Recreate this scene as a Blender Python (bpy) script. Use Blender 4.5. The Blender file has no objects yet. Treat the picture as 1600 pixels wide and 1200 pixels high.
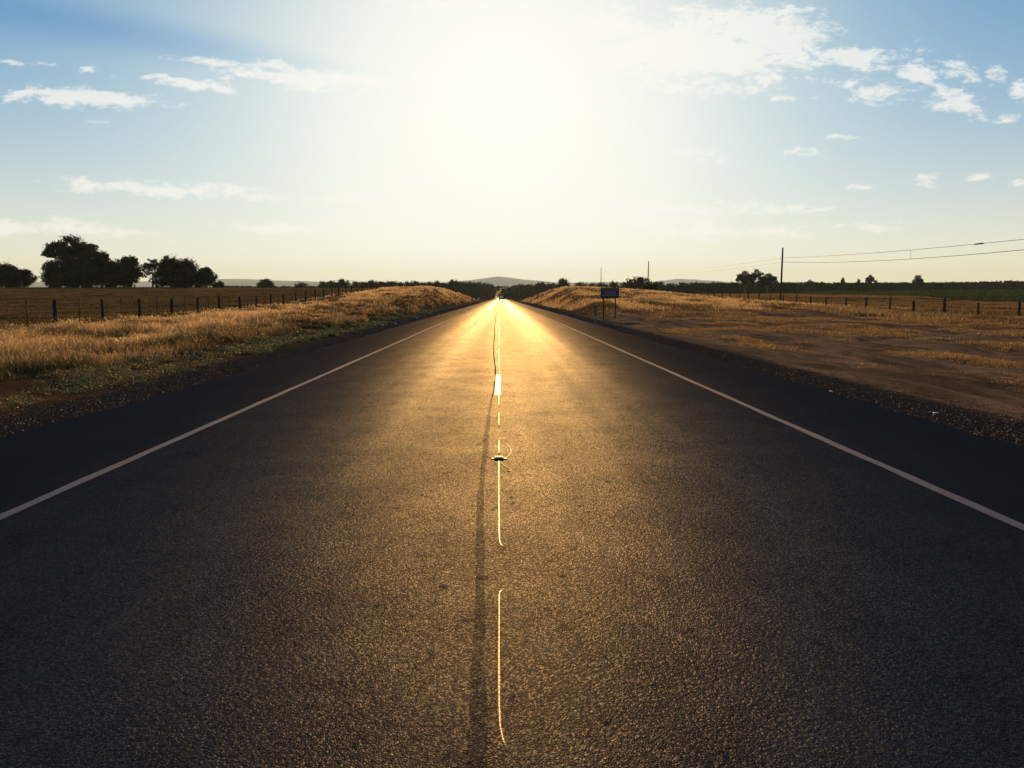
import bpy, math, random
import numpy as np
from mathutils import Vector, Matrix

random.seed(7)
rng = np.random.default_rng(11)
S = bpy.context.scene
COL = S.collection
R = math.radians

# ------------------------------------------------------------------ camera numbers
F, EYE, HOR, VPX = 1244.0, 1.64, 448.0, 782.0
PITCH = math.atan((600 - HOR) / F)
YAW = math.atan((800 - VPX) * math.cos(PITCH) / F)
SUN_EL = R(12.0)
SUN_AZ = R(0.15)

def ray(px, py):
    x, y, z = (px - 800) / F, 1.0, (600 - py) / F
    c, s = math.cos(-PITCH), math.sin(-PITCH)
    y, z = y * c - z * s, y * s + z * c
    c, s = math.cos(-YAW), math.sin(-YAW)
    x, y = x * c - y * s, x * s + y * c
    return Vector((x, y, z))

def at(px, py, Y):
    d = ray(px, py)
    d = d * (Y / d.y)
    return Vector((d.x, d.y, d.z + EYE))

# ------------------------------------------------------------------ terrain
def sstep(a, b, x):
    t = np.clip((x - a) / (b - a), 0, 1)
    return t * t * (3 - 2 * t)

def vnoise(x, y, seed=0):
    x = np.asarray(x, float); y = np.asarray(y, float)
    xi = np.floor(x).astype(np.int64); yi = np.floor(y).astype(np.int64)
    fx = x - xi; fy = y - yi
    fx = fx * fx * (3 - 2 * fx); fy = fy * fy * (3 - 2 * fy)
    def h(a, b):
        n = (a * 374761393 + b * 668265263 + seed * 982451653) & 0x7fffffff
        n = ((n ^ (n >> 13)) * 1274126177) & 0x7fffffff
        return ((n ^ (n >> 16)) & 0xffff) / 65535.0
    return ((h(xi, yi) * (1 - fx) + h(xi + 1, yi) * fx) * (1 - fy)
            + (h(xi, yi + 1) * (1 - fx) + h(xi + 1, yi + 1) * fx) * fy)

def fbm(x, y, seed=0, o=4):
    a, s, t = 0.5, 0.0, 0.0
    for i in range(o):
        s = s + a * vnoise(x * 2 ** i, y * 2 ** i, seed + i); t += a; a *= 0.5
    return s / t

RY = np.array([-60, 0, 650, 740, 840, 1000, 1443, 1900, 2600, 12000.])
RZ = np.array([0.4, 0, -8.45, -9.1, -8.9, -7.3, -2.95, 2.6, 3.0, 0.])
def zroad(Y): return np.interp(Y, RY, RZ)
def xroad(Y): return np.interp(Y, [0, 1250, 1443, 1600, 1750, 1950, 2600], [0, 0, 1.5, 7, 15, 27, 80])

LY = [-60, 0, 20, 38, 75, 100, 130, 165, 212, 240, 285, 330, 360]
LZ = [-.1, -.25, -.35, -.45, -.55, -.25, .45, 1.15, 1.2, .35, -2.4, -4.5, -5.0]
FY = [-60, 0, 38, 75, 100, 130, 170, 222, 300, 450, 800, 2000, 12000]
FZ = [-.2, -.3, -.45, -.6, -.4, .3, 1.1, 1.3, .6, -1., -2, -1, 0]
GY = [-60, 0, 40, 62, 80, 110, 165, 215, 250, 290, 330, 360]
GZ = [-.1, -.2, -.6, -.72, -.55, .0, 1.15, 1.25, .6, -1.9, -4.4, -5.0]
HY = [-60, 0, 58, 100, 150, 190, 300, 600, 1000, 2000, 12000]
HZ = [-.2, -.3, -.57, -.95, -1.3, -.7, -1.3, -1.5, -3, -1, 0]

def height(X, Y):
    X, Y = np.broadcast_arrays(np.asarray(X, float), np.asarray(Y, float))
    xr = X - xroad(Y)
    ax = np.abs(xr)
    zr = zroad(Y)
    low = zr - .3 - .0 * ax
    k = sstep(335, 362, Y)
    nl = np.interp(Y, LY, LZ) * (1 - k) + low * k
    nr = np.interp(Y, GY, GZ) * (1 - k) + low * k
    fl, fr = np.interp(Y, FY, FZ), np.interp(Y, HY, HZ)
    wl = np.where(Y < 340, sstep(18, 90, ax), sstep(50, 220, ax))
    wr = np.where(Y < 340, sstep(20, 52, ax), sstep(50, 220, ax))
    nat = np.where(xr < 0, nl * (1 - wl) + fl * wl, nr * (1 - wr) + fr * wr)
    sh = zr - .03 - .10 * sstep(5.9, 8.2, ax)
    W = np.maximum(3.0, 2.3 * np.abs(nat - zr))
    t = np.clip((ax - 8.2) / W, 0, 1)
    t = t * t * (3 - 2 * t)
    z = sh * (1 - t) + nat * t
    rough = (fbm(X * .35, Y * .35, 3) - .5) * .35 + (fbm(X * 1.6, Y * 1.6, 9, 3) - .5) * .10
    big = (fbm(X * .05, Y * .05, 21, 3) - .5) * .7
    amt = sstep(6.0, 10.0, ax)
    far = 1 + 0 * Y
    z = z + amt * (rough * far + big * sstep(12, 30, ax) * .5)
    z = np.where(ax < 5.6, zr - .06, z)
    return z
def hz(x, y): return float(height(x, y))

# ------------------------------------------------------------------ object helpers
def link(o, parent=None):
    COL.objects.link(o)
    if parent is not None: o.parent = parent
    return o

def tag(o, label=None, cat=None, group=None, kind=None):
    if label: o['label'] = label
    if cat: o['category'] = cat
    if group: o['group'] = group
    if kind: o['kind'] = kind
    return o

def np_mesh(name, V, Fc, mat, smooth=False, color=None):
    V = np.ascontiguousarray(V, np.float32); Fc = np.ascontiguousarray(Fc, np.int32)
    me = bpy.data.meshes.new(name)
    n, k = Fc.shape
    me.vertices.add(len(V)); me.vertices.foreach_set('co', V.ravel())
    me.loops.add(n * k); me.loops.foreach_set('vertex_index', Fc.ravel())
    me.polygons.add(n)
    me.polygons.foreach_set('loop_start', np.arange(0, n * k, k, dtype=np.int32))
    me.polygons.foreach_set('loop_total', np.full(n, k, np.int32))
    me.polygons.foreach_set('use_smooth', np.full(n, bool(smooth)))
    if color is not None:
        a = me.color_attributes.new('tint', 'FLOAT_COLOR', 'POINT')
        c = np.ones((len(V), 4), np.float32); c[:, :3] = color
        a.data.foreach_set('color', c.ravel())
    me.update(calc_edges=True)
    if mat: me.materials.append(mat)
    return me

def add(name, me, parent=None, loc=(0, 0, 0), rz=0):
    o = bpy.data.objects.new(name, me); o.location = loc; o.rotation_euler = (0, 0, rz)
    return link(o, parent)

def empty(name, loc=(0, 0, 0), rz=0, scale=None):
    o = bpy.data.objects.new(name, None); o.location = loc; o.rotation_euler = (0, 0, rz)
    o.empty_display_size = .2
    if scale: o.scale = scale
    return link(o)

class MB:
    def __init__(s): s.v = []; s.f = []
    def box(s, c, d, rot=None, taper=1.0, bev=0.0):
        x, y, z = d[0] / 2, d[1] / 2, d[2] / 2
        b = min(bev, x * .9, y * .9)
        if b <= 0:
            ring = [(-x, -y), (x, -y), (x, y), (-x, y)]
        else:
            ring = [(-x + b, -y), (x - b, -y), (x, -y + b), (x, y - b), (x - b, y), (-x + b, y), (-x, y - b), (-x, -y + b)]
        levels = [(-z, 1.0), (z, taper)] if b <= 0 else [(-z, 1 - b / max(x, y)), (-z + b, 1.0), (z - b, taper), (z, taper * (1 - b / max(x, y)))]
        b0 = len(s.v); n = len(ring)
        for zz, k in levels:
            for (a, bb) in ring:
                p = Vector((a * k, bb * k, zz))
                if rot is not None: p = rot @ p
                s.v.append((p.x + c[0], p.y + c[1], p.z + c[2]))
        for L in range(len(levels) - 1):
            for i in range(n):
                j = (i + 1) % n
                s.f.append((b0 + L * n + i, b0 + L * n + j, b0 + (L + 1) * n + j, b0 + (L + 1) * n + i))
        s.f.append(tuple(b0 + i for i in reversed(range(n))))
        s.f.append(tuple(b0 + (len(levels) - 1) * n + i for i in range(n)))
        return s
    def tube(s, pts, rad, n=8, cap=True):
        pts = [Vector(p) for p in pts]
        if not hasattr(rad, '__len__'): rad = [rad] * len(pts)
        b0 = len(s.v); up = None
        for i, p in enumerate(pts):
            d = (pts[min(i + 1, len(pts) - 1)] - pts[max(i - 1, 0)]).normalized()
            if up is None:
                up = d.orthogonal().normalized()
            else:
                up = (up - d * up.dot(d)).normalized()
            w = d.cross(up)
            for k in range(n):
                a = 2 * math.pi * k / n
                q = p + (up * math.cos(a) + w * math.sin(a)) * rad[i]
                s.v.append(tuple(q))
        for i in range(len(pts) - 1):
            for k in range(n):
                j = (k + 1) % n
                s.f.append((b0 + i * n + k, b0 + i * n + j, b0 + (i + 1) * n + j, b0 + (i + 1) * n + k))
        if cap:
            s.f.append(tuple(b0 + k for k in reversed(range(n))))
            s.f.append(tuple(b0 + (len(pts) - 1) * n + k for k in range(n)))
        return s
    def mesh(s, name, mat, smooth=False):
        me = bpy.data.meshes.new(name)
        me.from_pydata(s.v, [], s.f)
        me.polygons.foreach_set('use_smooth', [bool(smooth)] * len(me.polygons))
        me.materials.append(mat); me.update()
        return me
    def build(s, name, mat, parent=None, smooth=False, loc=(0, 0, 0)):
        return add(name, s.mesh(name, mat, smooth), parent, loc)

# ------------------------------------------------------------------ node helpers
class NT:
    def __init__(s, tree): s.t = tree; s.n = tree.nodes; s.l = tree.links
    def new(s, typ, **kw):
        n = s.n.new(typ)
        for k, v in kw.items():
            if k == 'inp':
                for kk, vv in v.items(): s.set(n, kk, vv)
            else: setattr(n, k, v)
        return n
    def set(s, n, k, v):
        sock = n.inputs[k]
        if isinstance(v, bpy.types.NodeSocket): s.l.new(v, sock)
        else: sock.default_value = v
    def math(s, op, a, b=None, c=None, clamp=False):
        n = s.n.new('ShaderNodeMath'); n.operation = op; n.use_clamp = clamp
        for i, v in enumerate((a, b, c)):
            if v is not None: s.set(n, i, v)
        return n.outputs[0]
    def mix(s, f, a, b, blend='MIX'):
        n = s.n.new('ShaderNodeMix'); n.data_type = 'RGBA'; n.blend_type = blend
        s.set(n, 'Factor', f); s.set(n, 6, a if isinstance(a, bpy.types.NodeSocket) else (*a, 1)); s.set(n, 7, b if isinstance(b, bpy.types.NodeSocket) else (*b, 1))
        return n.outputs[2]
    def noise(s, vec, scale, detail=4, rough=.55, dist=0.0):
        n = s.new('ShaderNodeTexNoise', inp={'Vector': vec, 'Scale': scale, 'Detail': detail, 'Roughness': rough, 'Distortion': dist})
        return n.outputs['Fac']
    def smooth(s, v, a, b, lo=0.0, hi=1.0):
        n = s.n.new('ShaderNodeMapRange'); n.interpolation_type = 'SMOOTHSTEP'
        s.set(n, 'Value', v); s.set(n, 'From Min', a); s.set(n, 'From Max', b); s.set(n, 'To Min', lo); s.set(n, 'To Max', hi)
        return n.outputs[0]
    def vmul(s, vec, k):
        n = s.n.new('ShaderNodeVectorMath'); n.operation = 'MULTIPLY'; s.set(n, 0, vec); s.set(n, 1, k); return n.outputs[0]
    def bump(s, h, strength, dist, normal=None):
        n = s.new('ShaderNodeBump', inp={'Height': h, 'Strength': strength, 'Distance': dist})
        if normal is not None: s.set(n, 'Normal', normal)
        return n.outputs[0]

def new_mat(name):
    m = bpy.data.materials.new(name); m.use_nodes = True
    m.node_tree.nodes.clear()
    nt = NT(m.node_tree)
    out = nt.new('ShaderNodeOutputMaterial')
    return m, nt, out

def pbr(nt, out, **inp):
    b = nt.new('ShaderNodeBsdfPrincipled', inp=inp)
    nt.l.new(b.outputs[0], out.inputs['Surface'])
    return b

def simple(name, col, rough=.7, var=.25, scale=6., bump=.3, metal=0., spec=.5, dist=.01):
    m, nt, out = new_mat(name)
    tc = nt.new('ShaderNodeTexCoord').outputs['Object']
    nz = nt.noise(tc, scale, 5, .6)
    c = nt.mix(nz, tuple(x * (1 - var) for x in col), tuple(min(1, x * (1 + var)) for x in col))
    pbr(nt, out, **{'Base Color': c, 'Roughness': rough, 'Metallic': metal, 'Specular IOR Level': spec,
                    'Normal': nt.bump(nt.noise(tc, scale * 4, 4), bump, dist)})
    return m

# ------------------------------------------------------------------ materials
BUMPK, FACEK, ROUGHK = .60, .056, .47
def mat_asphalt(name='asphalt', shine=1.0, dark=1.0):
    m, nt, out = new_mat(name)
    pos = nt.new('ShaderNodeNewGeometry').outputs['Position']
    sep = nt.new('ShaderNodeSeparateXYZ', inp={0: pos})
    x = sep.outputs[0]
    pos = nt.vmul(pos, (1, 1, 0))
    chips = nt.new('ShaderNodeTexVoronoi', voronoi_dimensions='2D', inp={'Vector': pos, 'Scale': 120., 'Randomness': 1.})
    chips2 = nt.new('ShaderNodeTexVoronoi', voronoi_dimensions='2D', inp={'Vector': pos, 'Scale': 48., 'Randomness': 1.})
    nz = nt.noise(pos, 35, 4, .6)
    blot = nt.noise(nt.vmul(pos, (1.3, .02, 1)), 1.0, 3, .6)
    streak = nt.noise(nt.vmul(pos, (1.7, .012, .01)), 1.0, 3, .6)
    # polished wheel paths: smoother stone faces where tyres run
    ax = nt.math('ABSOLUTE', x)
    t1 = nt.smooth(nt.math('ABSOLUTE', nt.math('SUBTRACT', ax, 1.75)), 0.15, 1.25, 1., 0.)
    lane = nt.smooth(ax, 3.45, 3.9, 1., 0.)
    rgt = nt.smooth(x, -.2, .5, .8, 1.0)
    pol = nt.math('MULTIPLY', nt.math('MULTIPLY', t1, rgt), nt.smooth(streak, .1, .85))
    val = nt.new('ShaderNodeRGB'); 
    col = nt.mix(chips2.outputs['Color'], (.030, .028, .027), (.060, .056, .052))
    g = nt.new('ShaderNodeRGBToBW', inp={0: chips.outputs['Color']}).outputs[0]
    col = nt.mix(g, (.0040, .0078, .0150), (.0110, .0200, .0360))
    col = nt.mix(nt.smooth(blot, .35, .7, 0, .45), col, (.014, .0215, .0330))
    col = nt.mix(nt.math('MULTIPLY', nt.math('SUBTRACT', 1.0, lane), .6), col, (.006, .0115, .0210))
    rough = nt.math('SUBTRACT', ROUGHK, nt.math('MULTIPLY', pol, .10))
    rough = nt.math('ADD', rough, nt.math('MULTIPLY', nt.math('SUBTRACT', blot, .5), .12))
    rough = nt.math('ADD', rough, nt.math('MULTIPLY', nt.math('SUBTRACT', 1.0, lane), .06))
    h = nt.math('ADD', nt.math('MULTIPLY', chips.outputs['Distance'], -.5), nt.math('MULTIPLY', chips2.outputs['Distance'], -.55))
    h = nt.math('ADD', h, nt.math('MULTIPLY', nz, .8))
    nrm = nt.bump(h, BUMPK, .006); nrm.node.inputs['Filter Width'].default_value = .03
    # only the worn upper stone faces shine; the pores between them stay matt
    face = nt.math('ADD', FACEK, nt.math('MULTIPLY', nt.smooth(g, .45, .85), .165))
    face = nt.math('MULTIPLY', face, nt.math('ADD', .75, nt.math('MULTIPLY', pol, .5)), clamp=True)
    face = nt.math('MULTIPLY', face, nt.smooth(nt.math('ADD', ax, nt.math('MULTIPLY', nt.math('SUBTRACT', streak, .5), .8)), 1.2, 5.2, 1.0, .30))
    pits = nt.math('MULTIPLY', nt.smooth(nt.noise(pos, 7., 4, .65), .56, .72, 1.0, .35), nt.smooth(nt.noise(pos, 1.1, 3, .6), .30, .70, .8, 1.12))
    face = nt.math('MULTIPLY', nt.math('MULTIPLY', face, pits), shine)
    if dark != 1.0: col = nt.vmul(col, (dark, dark, dark))
    ps = nt.new('ShaderNodeBsdfPrincipled', inp={'Base Color': col, 'Roughness': rough, 'Normal': nrm, 'Specular IOR Level': .5})
    df = nt.new('ShaderNodeBsdfDiffuse', inp={'Color': col, 'Normal': nrm})
    mx = nt.new('ShaderNodeMixShader', inp={0: face, 1: df.outputs[0], 2: ps.outputs[0]})
    nt.l.new(mx.outputs[0], out.inputs['Surface'])
    return m

def mat_paint(name, col, wear=.5, rough=.5, spec=.4):
    m, nt, out = new_mat(name)
    pos = nt.new('ShaderNodeNewGeometry').outputs['Position']
    n1 = nt.noise(pos, 60, 4, .7); n2 = nt.noise(pos, 3., 4, .6)
    w = nt.smooth(nt.math('ADD', n1, nt.math('MULTIPLY', nt.math('SUBTRACT', n2, .5), .5)), .56, .66, 0, wear)
    c = nt.mix(w, col, (.05, .047, .045))
    h = nt.new('ShaderNodeTexVoronoi', inp={'Vector': pos, 'Scale': 95.}).outputs['Distance']
    pbr(nt, out, **{'Base Color': c, 'Roughness': rough, 'Specular IOR Level': spec, 'Normal': nt.bump(h, .5, -.004)})
    return m

def mat_ground():
    m, nt, out = new_mat('ground_soil')
    pos = nt.new('ShaderNodeNewGeometry').outputs['Position']
    sep = nt.new('ShaderNodeSeparateXYZ', inp={0: pos}); x, y = sep.outputs[0], sep.outputs[1]
    n1 = nt.noise(pos, .5, 6, .6); n2 = nt.noise(pos, 4, 5, .65); n3 = nt.noise(pos, 30, 4, .65)
    wob = nt.math('MULTIPLY', nt.math('SUBTRACT', n1, .5), 2.2)
    ax = nt.math('ABSOLUTE', x)
    axw = nt.math('ADD', ax, wob)
    straw = nt.mix(n2, (.022, .018, .011), (.085, .062, .030))
    straw = nt.mix(nt.smooth(n1, .5, .68), straw, (.022, .024, .012))
    # bare turnout dirt beside the road, smeared along the direction cars drive
    trk = nt.noise(nt.vmul(pos, (1.1, .16, 1)), 1.0, 6, .65, .6)
    dirt = nt.mix(nt.smooth(trk, .32, .66), (.040, .036, .028), (.165, .128, .090))
    dirt = nt.mix(nt.smooth(n2, .35, .75, 0, .6), dirt, (.10, .074, .042))
    right = nt.math('GREATER_THAN', x, 0)
    dmask = nt.math('MULTIPLY', right, nt.smooth(axw, 25, 32, 1, 0))
    dmask = nt.math('MULTIPLY', dmask, nt.smooth(nt.math('ADD', y, nt.math('MULTIPLY', wob, 12)), 62, 95, 1, 0))
    field = nt.mix(n2, (.03, .022, .011), (.062, .043, .020))
    col = nt.mix(dmask, straw, dirt)
    fm = nt.math('MAXIMUM', nt.math('MULTIPLY', right, nt.smooth(axw, 38, 42)), nt.math('MULTIPLY', nt.math('SUBTRACT', 1.0, right), nt.smooth(axw, 24, 27)))
    col = nt.mix(fm, col, field)
    # green crop land past the right field
    edge = nt.math('ADD', 92.0, nt.math('MULTIPLY', nt.math('SUBTRACT', y, 140.0), .154))
    cm = nt.math('MULTIPLY', nt.smooth(nt.math('SUBTRACT', x, edge), 0, 3), nt.math('LESS_THAN', y, 900))
    col = nt.mix(cm, col, nt.mix(n2, (.018, .026, .010), (.045, .042, .018)))
    # loose dark gravel against the pavement
    peb = nt.new('ShaderNodeTexVoronoi', inp={'Vector': pos, 'Scale': 26.})
    gv = nt.new('ShaderNodeRGBToBW', inp={0: peb.outputs['Color']}).outputs[0]
    grav = nt.mix(gv, (.008, .009, .011), (.032, .034, .037))
    gm = nt.smooth(nt.math('ADD', ax, nt.math('MULTIPLY', nt.math('SUBTRACT', n2, .5), 1.6)), 6.9, 7.9, 1, 0)
    col = nt.mix(gm, col, grav)
    # pale far land
    h = nt.math('ADD', nt.math('MULTIPLY', n2, .5), nt.math('MULTIPLY', n3, .22))
    h = nt.math('ADD', h, nt.math('MULTIPLY', nt.math('MULTIPLY', trk, dmask), .8))
    h = nt.math('ADD', h, nt.math('MULTIPLY', nt.math('MULTIPLY', peb.outputs['Distance'], gm), -.35))
    pbr(nt, out, **{'Base Color': col, 'Roughness': 1.0, 'Specular IOR Level': 0.0, 'Normal': nt.bump(h, 1.0, .10)})
    return m

def mat_blade(name, trans=.5, rough=.6, spec=.25):
    m, nt, out = new_mat(name)
    a = nt.new('ShaderNodeAttribute', attribute_name='tint').outputs['Color']
    d = nt.new('ShaderNodeBsdfPrincipled', inp={'Base Color': a, 'Roughness': rough, 'Specular IOR Level': spec})
    t = nt.new('ShaderNodeBsdfTranslucent', inp={'Color': a})
    mx = nt.new('ShaderNodeMixShader', inp={0: trans, 1: d.outputs[0], 2: t.outputs[0]})
    nt.l.new(mx.outputs[0], out.inputs['Surface'])
    return m

def mat_leaf(name, c1, c2, trans=.25):
    m, nt, out = new_mat(name)
    pos = nt.new('ShaderNodeNewGeometry').outputs['Position']
    n = nt.noise(pos, .6, 3); n2 = nt.noise(pos, 5, 2)
    c = nt.mix(nt.smooth(nt.math('ADD', nt.math('MULTIPLY', n, .6), nt.math('MULTIPLY', n2, .4)), .35, .65), c1, c2)
    d = nt.new('ShaderNodeBsdfPrincipled', inp={'Base Color': c, 'Roughness': .85, 'Specular IOR Level': .04})
    t = nt.new('ShaderNodeBsdfTranslucent', inp={'Color': c})
    mx = nt.new('ShaderNodeMixShader', inp={0: trans, 1: d.outputs[0], 2: t.outputs[0]})
    nt.l.new(mx.outputs[0], out.inputs['Surface'])
    return m

M = dict(
    asphalt=mat_asphalt(),
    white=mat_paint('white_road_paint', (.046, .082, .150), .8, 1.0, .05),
    faded=mat_paint('faded_road_paint', (.30, .26, .20), .9, .8, .15),
    crack=simple('open_crack', (.010, .009, .009), 1.0, .4, 8, .8, 0, 0),
    dash=mat_paint('dash_road_paint', (.62, .54, .40), .4, .6, .25),
    yellow=mat_paint('yellow_road_paint', (.50, .32, .05), .25, .45),
    seam=mat_asphalt('tar_seam', .58, .8),
    ground=mat_ground(),
    straw=mat_blade('dry_grass', .42),
    dull=mat_blade('field_grass', .28, .9, .02),
    weed=mat_blade('weed_leaves', .3),
    bark=simple('bark', (.07, .05, .035), .9, .4, 3, .8),
    post=simple('weathered_post', (.030, .024, .019), .9, .35, 8, .6, 0, .05),
    pole=simple('pole_wood', (.07, .045, .028), .9, .3, 4, .5, 0, .1),
    stake=simple('stake_steel', (.022, .026, .018), .9, .3, 10, .3, 0, .05),
    wire=simple('wire_steel', (.05, .045, .04), .6, .3, 10, .1, .6),
    cable=simple('cable_rubber', (.03, .03, .03), .6, .2, 10, .1),
    stone=simple('pale_stone', (.55, .47, .36), .6, .25, 14, .5),
    pebble=simple('gravel_stone', (.014, .0215, .0330), .8, .6, 1.7, .4),
    leaf=mat_leaf('tree_leaves', (.008, .013, .006), (.020, .028, .011), .05),
    shrubleaf=mat_leaf('shrub_leaves', (.014, .026, .009), (.030, .044, .016), .12),
    crop=mat_leaf('crop_leaves', (.020, .046, .015), (.045, .078, .028), .25),
    signdark=simple('sign_face', (.030, .025, .022), .9, .15, 5, .05, 0, .05),
    signgrey=simple('sign_panel', (.13, .112, .105), .9, .1, 5, .05, 0, .05),
    signblue=simple('sign_blue', (.02, .045, .08), .9, .1, 5, .05, 0, .05),
    signpale=simple('sign_strip', (.20, .18, .17), .5, .1, 5, .05),
    metal=simple('dull_metal', (.18, .18, .18), .5, .2, 9, .2, .7),
    marker=simple('marker_plastic', (.07, .068, .068), .8, .2, 9, .2, 0, .1),
    reflector=simple('reflector', (.5, .34, .10), .25, .1, 20, .1),
    resin=simple('pale_resin', (.42, .25, .05), .6, .15, 20, .2),
    black=simple('black_rubber', (.02, .02, .02), .8, .2, 9, .2),
    truckdark=simple('truck_paint', (.02, .02, .022), .9, .1, 3, .02, 0, .1),
    truckwhite=simple('truck_door', (.85, .84, .82), .8, .05, 3, .02),
    redlens=simple('red_lens', (.35, .02, .015), .25, .1, 9, .05),
    hill=simple('hazed_hill', (.22, .26, .31), 1.0, .25, .01, .2, 0, 0),  # distance haze put into the hill colour as a pale blue-grey
)

# ------------------------------------------------------------------ ground sheet
gx = np.concatenate([-np.geomspace(7000, 300, 26), np.arange(-280, -60, 10.), np.arange(-60, -26, 1.6), np.arange(-26, -6.2, .33),
                     [-6.0, -5.9, -5.75, -5.6, -4, 0]])
gx = np.concatenate([gx, -gx[:-1][::-1]])
gy = np.concatenate([np.arange(-40, 3, 3.), np.arange(3, 60, .45), np.arange(60, 140, 1.2), np.arange(140, 400, 3.), np.arange(400, 2100, 18.), np.geomspace(2100, 11500, 40)])
XX, YY = np.meshgrid(gx, gy)
XW = XX + xroad(YY) * np.clip(1 - np.abs(XX) / 400, 0, 1)
ZZ = height(XW, YY)
V = np.stack([XW, YY, ZZ], -1).reshape(-1, 3)
nx, ny = len(gx), len(gy)
I = (np.arange(ny - 1)[:, None] * nx + np.arange(nx - 1)[None, :]).ravel()
ground = add('ground', np_mesh('ground', V, np.stack([I, I + 1, I + nx + 1, I + nx], 1), M['ground'], True))
tag(ground, kind='structure')

# ------------------------------------------------------------------ road and its markings
def ribbon(name, ys, x0, x1, dz, mat, parent=None, skirt=0., seed=0, jit=0.):
    """strip lying on the road surface between x0(y) and x1(y)"""
    ys = np.asarray(ys, float)
    a = np.broadcast_to(np.asarray(x0, float), ys.shape) + (fbm(ys * 1.7, ys * 0, seed) - .5) * jit
    b = np.broadcast_to(np.asarray(x1, float), ys.shape) + (fbm(ys * 1.7, ys * 0 + 5, seed + 9) - .5) * jit
    xr = xroad(ys); z = zroad(ys) + dz
    cols = [(a + xr, z), (b + xr, z)]
    if skirt: cols = [(a + xr - .05, z - skirt)] + cols + [(b + xr + .05, z - skirt)]
    k = len(cols)
    V = np.stack([np.stack([c[0], ys, c[1]], -1) for c in cols], 1).reshape(-1, 3)
    n = len(ys)
    I = (np.arange(n - 1)[:, None] * k + np.arange(k - 1)[None, :]).ravel()
    return add(name, np_mesh(name, V, np.stack([I, I + 1, I + k + 1, I + k], 1), mat), parent)

def gpt(px, py, dz=0.):
    """pixel on the road plane"""
    d = ray(px, py); k = .013
    t = EYE / (-d.z - k * d.y)
    return Vector((d.x * t, d.y * t, -k * d.y * t + dz))

ry = gy[gy < 2500]
road = tag(ribbon('road', ry, -5.78, 5.75, 0, M['asphalt'], skirt=.2, seed=4, jit=.34), kind='structure')
ly = ry[(ry > -20)]
EL, ER = gpt(0, 808).x, gpt(1600, 825).x
ribbon('edge_line', ly, EL - .052, EL + .052, .004, M['white'], road, seed=1, jit=.035)
ribbon('edge_line', ly, ER - .052, ER + .052, .004, M['white'], road, seed=2, jit=.035)
for k in range(24):
    y0 = 13.3 + 13.5 * k
    ribbon('centre_dash', np.linspace(y0, y0 + 3.55, 5), -.098 if k == 0 else -.075, .002 if k == 0 else .005, .0045, M['dash'] if k == 0 else M['faded'], road, seed=20 + k, jit=.008)

def bead(name, pix, w, mat, parent, dz=0.0):
    pts = [gpt(a, b, dz) for a, b in pix]
    e0 = pts[0] + (pts[0] - pts[1]).normalized() * w * 2.5 - Vector((0, 0, w)); e1 = pts[-1] + (pts[-1] - pts[-2]).normalized() * w * 2.5 - Vector((0, 0, w))
    fine = [e0]
    for a, b in zip(pts[:-1], pts[1:]):
        k = max(1, int((b - a).length / .35)); fine += [a.lerp(b, i / k) for i in range(k)]
    fine += [pts[-1], e1]
    fine = [p - Vector((0, 0, w * .45)) for p in fine]
    w *= .8; rr = random.Random(int(w * 1e5))
    m = MB(); m.tube(fine, [w * .3] + [w * rr.uniform(.8, 1.15) for _ in fine[2:]] + [w * .3], 8, cap=False); return m.build(name, mat, parent, True)
bead('yellow_line', [(792, 1172), (786, 1155), (781.5, 1135), (780, 1105), (779.6, 1050), (779.8, 1000), (780, 960), (780, 932), (781, 925), (784, 922.5)], .0075, M['yellow'], road)
bead('yellow_line', [(789, 856), (783, 851), (780.5, 845), (780, 830), (779.6, 790), (779.4, 750), (779.6, 720)], .009, M['yellow'], road)
bead('yellow_line', [(779.8, 711), (779.6, 700), (780, 688)], .011, M['yellow'], road)
bead('yellow_line', [(780, 668), (779.4, 655), (779.4, 645)], .011, M['yellow'], road)
bead('yellow_line', [(779.6, 636), (779.5, 628), (779.5, 618)], .011, M['yellow'], road)
bead('yellow_line', [(780.6, 584), (780, 570), (779.8, 556), (779.6, 545)], .013, M['yellow'], road)
bead('yellow_line', [(780, 531), (780.2, 518), (780.4, 504), (780.8, 490)], .02, M['yellow'], road)

# dark longitudinal seam left of the centre
sp = [(744, 1230, .075), (745, 1150, .07), (747, 1050, .06), (749, 950, .05), (750.5, 880, .05), (749, 820, .055), (752, 770, .05), (756, 720, .055), (759, 690, .06), (763, 655, .05), (767, 630, .035), (771, 612, .02),
      (774.5, 590, .03), (774, 575, .035), (771.5, 556, .03), (771.5, 540, .035), (772.5, 524, .035), (772.5, 514, .04), (774.5, 500, .04), (776, 486, .04), (777.5, 476, .06)]
pp = [(gpt(a, b), w) for a, b, w in sp]
yy = np.concatenate([np.linspace(pp[i][0].y, pp[i + 1][0].y, 14)[:-1] for i in range(len(pp) - 1)])
cx = np.interp(yy, [p.y for p, w in pp], [p.x for p, w in pp]) + (vnoise(yy * 2, yy * 0, 5) - .5) * .012
cw = np.interp(yy, [p.y for p, w in pp], [w for p, w in pp]) * (.8 + .4 * vnoise(yy * 3.1, yy * 0, 8))
nr = yy < 13.2
ribbon('road_seam', yy[nr], (cx - cw / 2)[nr], (cx + cw / 2)[nr], .0035, M['seam'], road)
fr = yy > 13.0
ribbon('road_crack', yy[fr], (cx - cw * .42)[fr], (cx + cw * .42)[fr], .0036, M['crack'], road)

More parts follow.
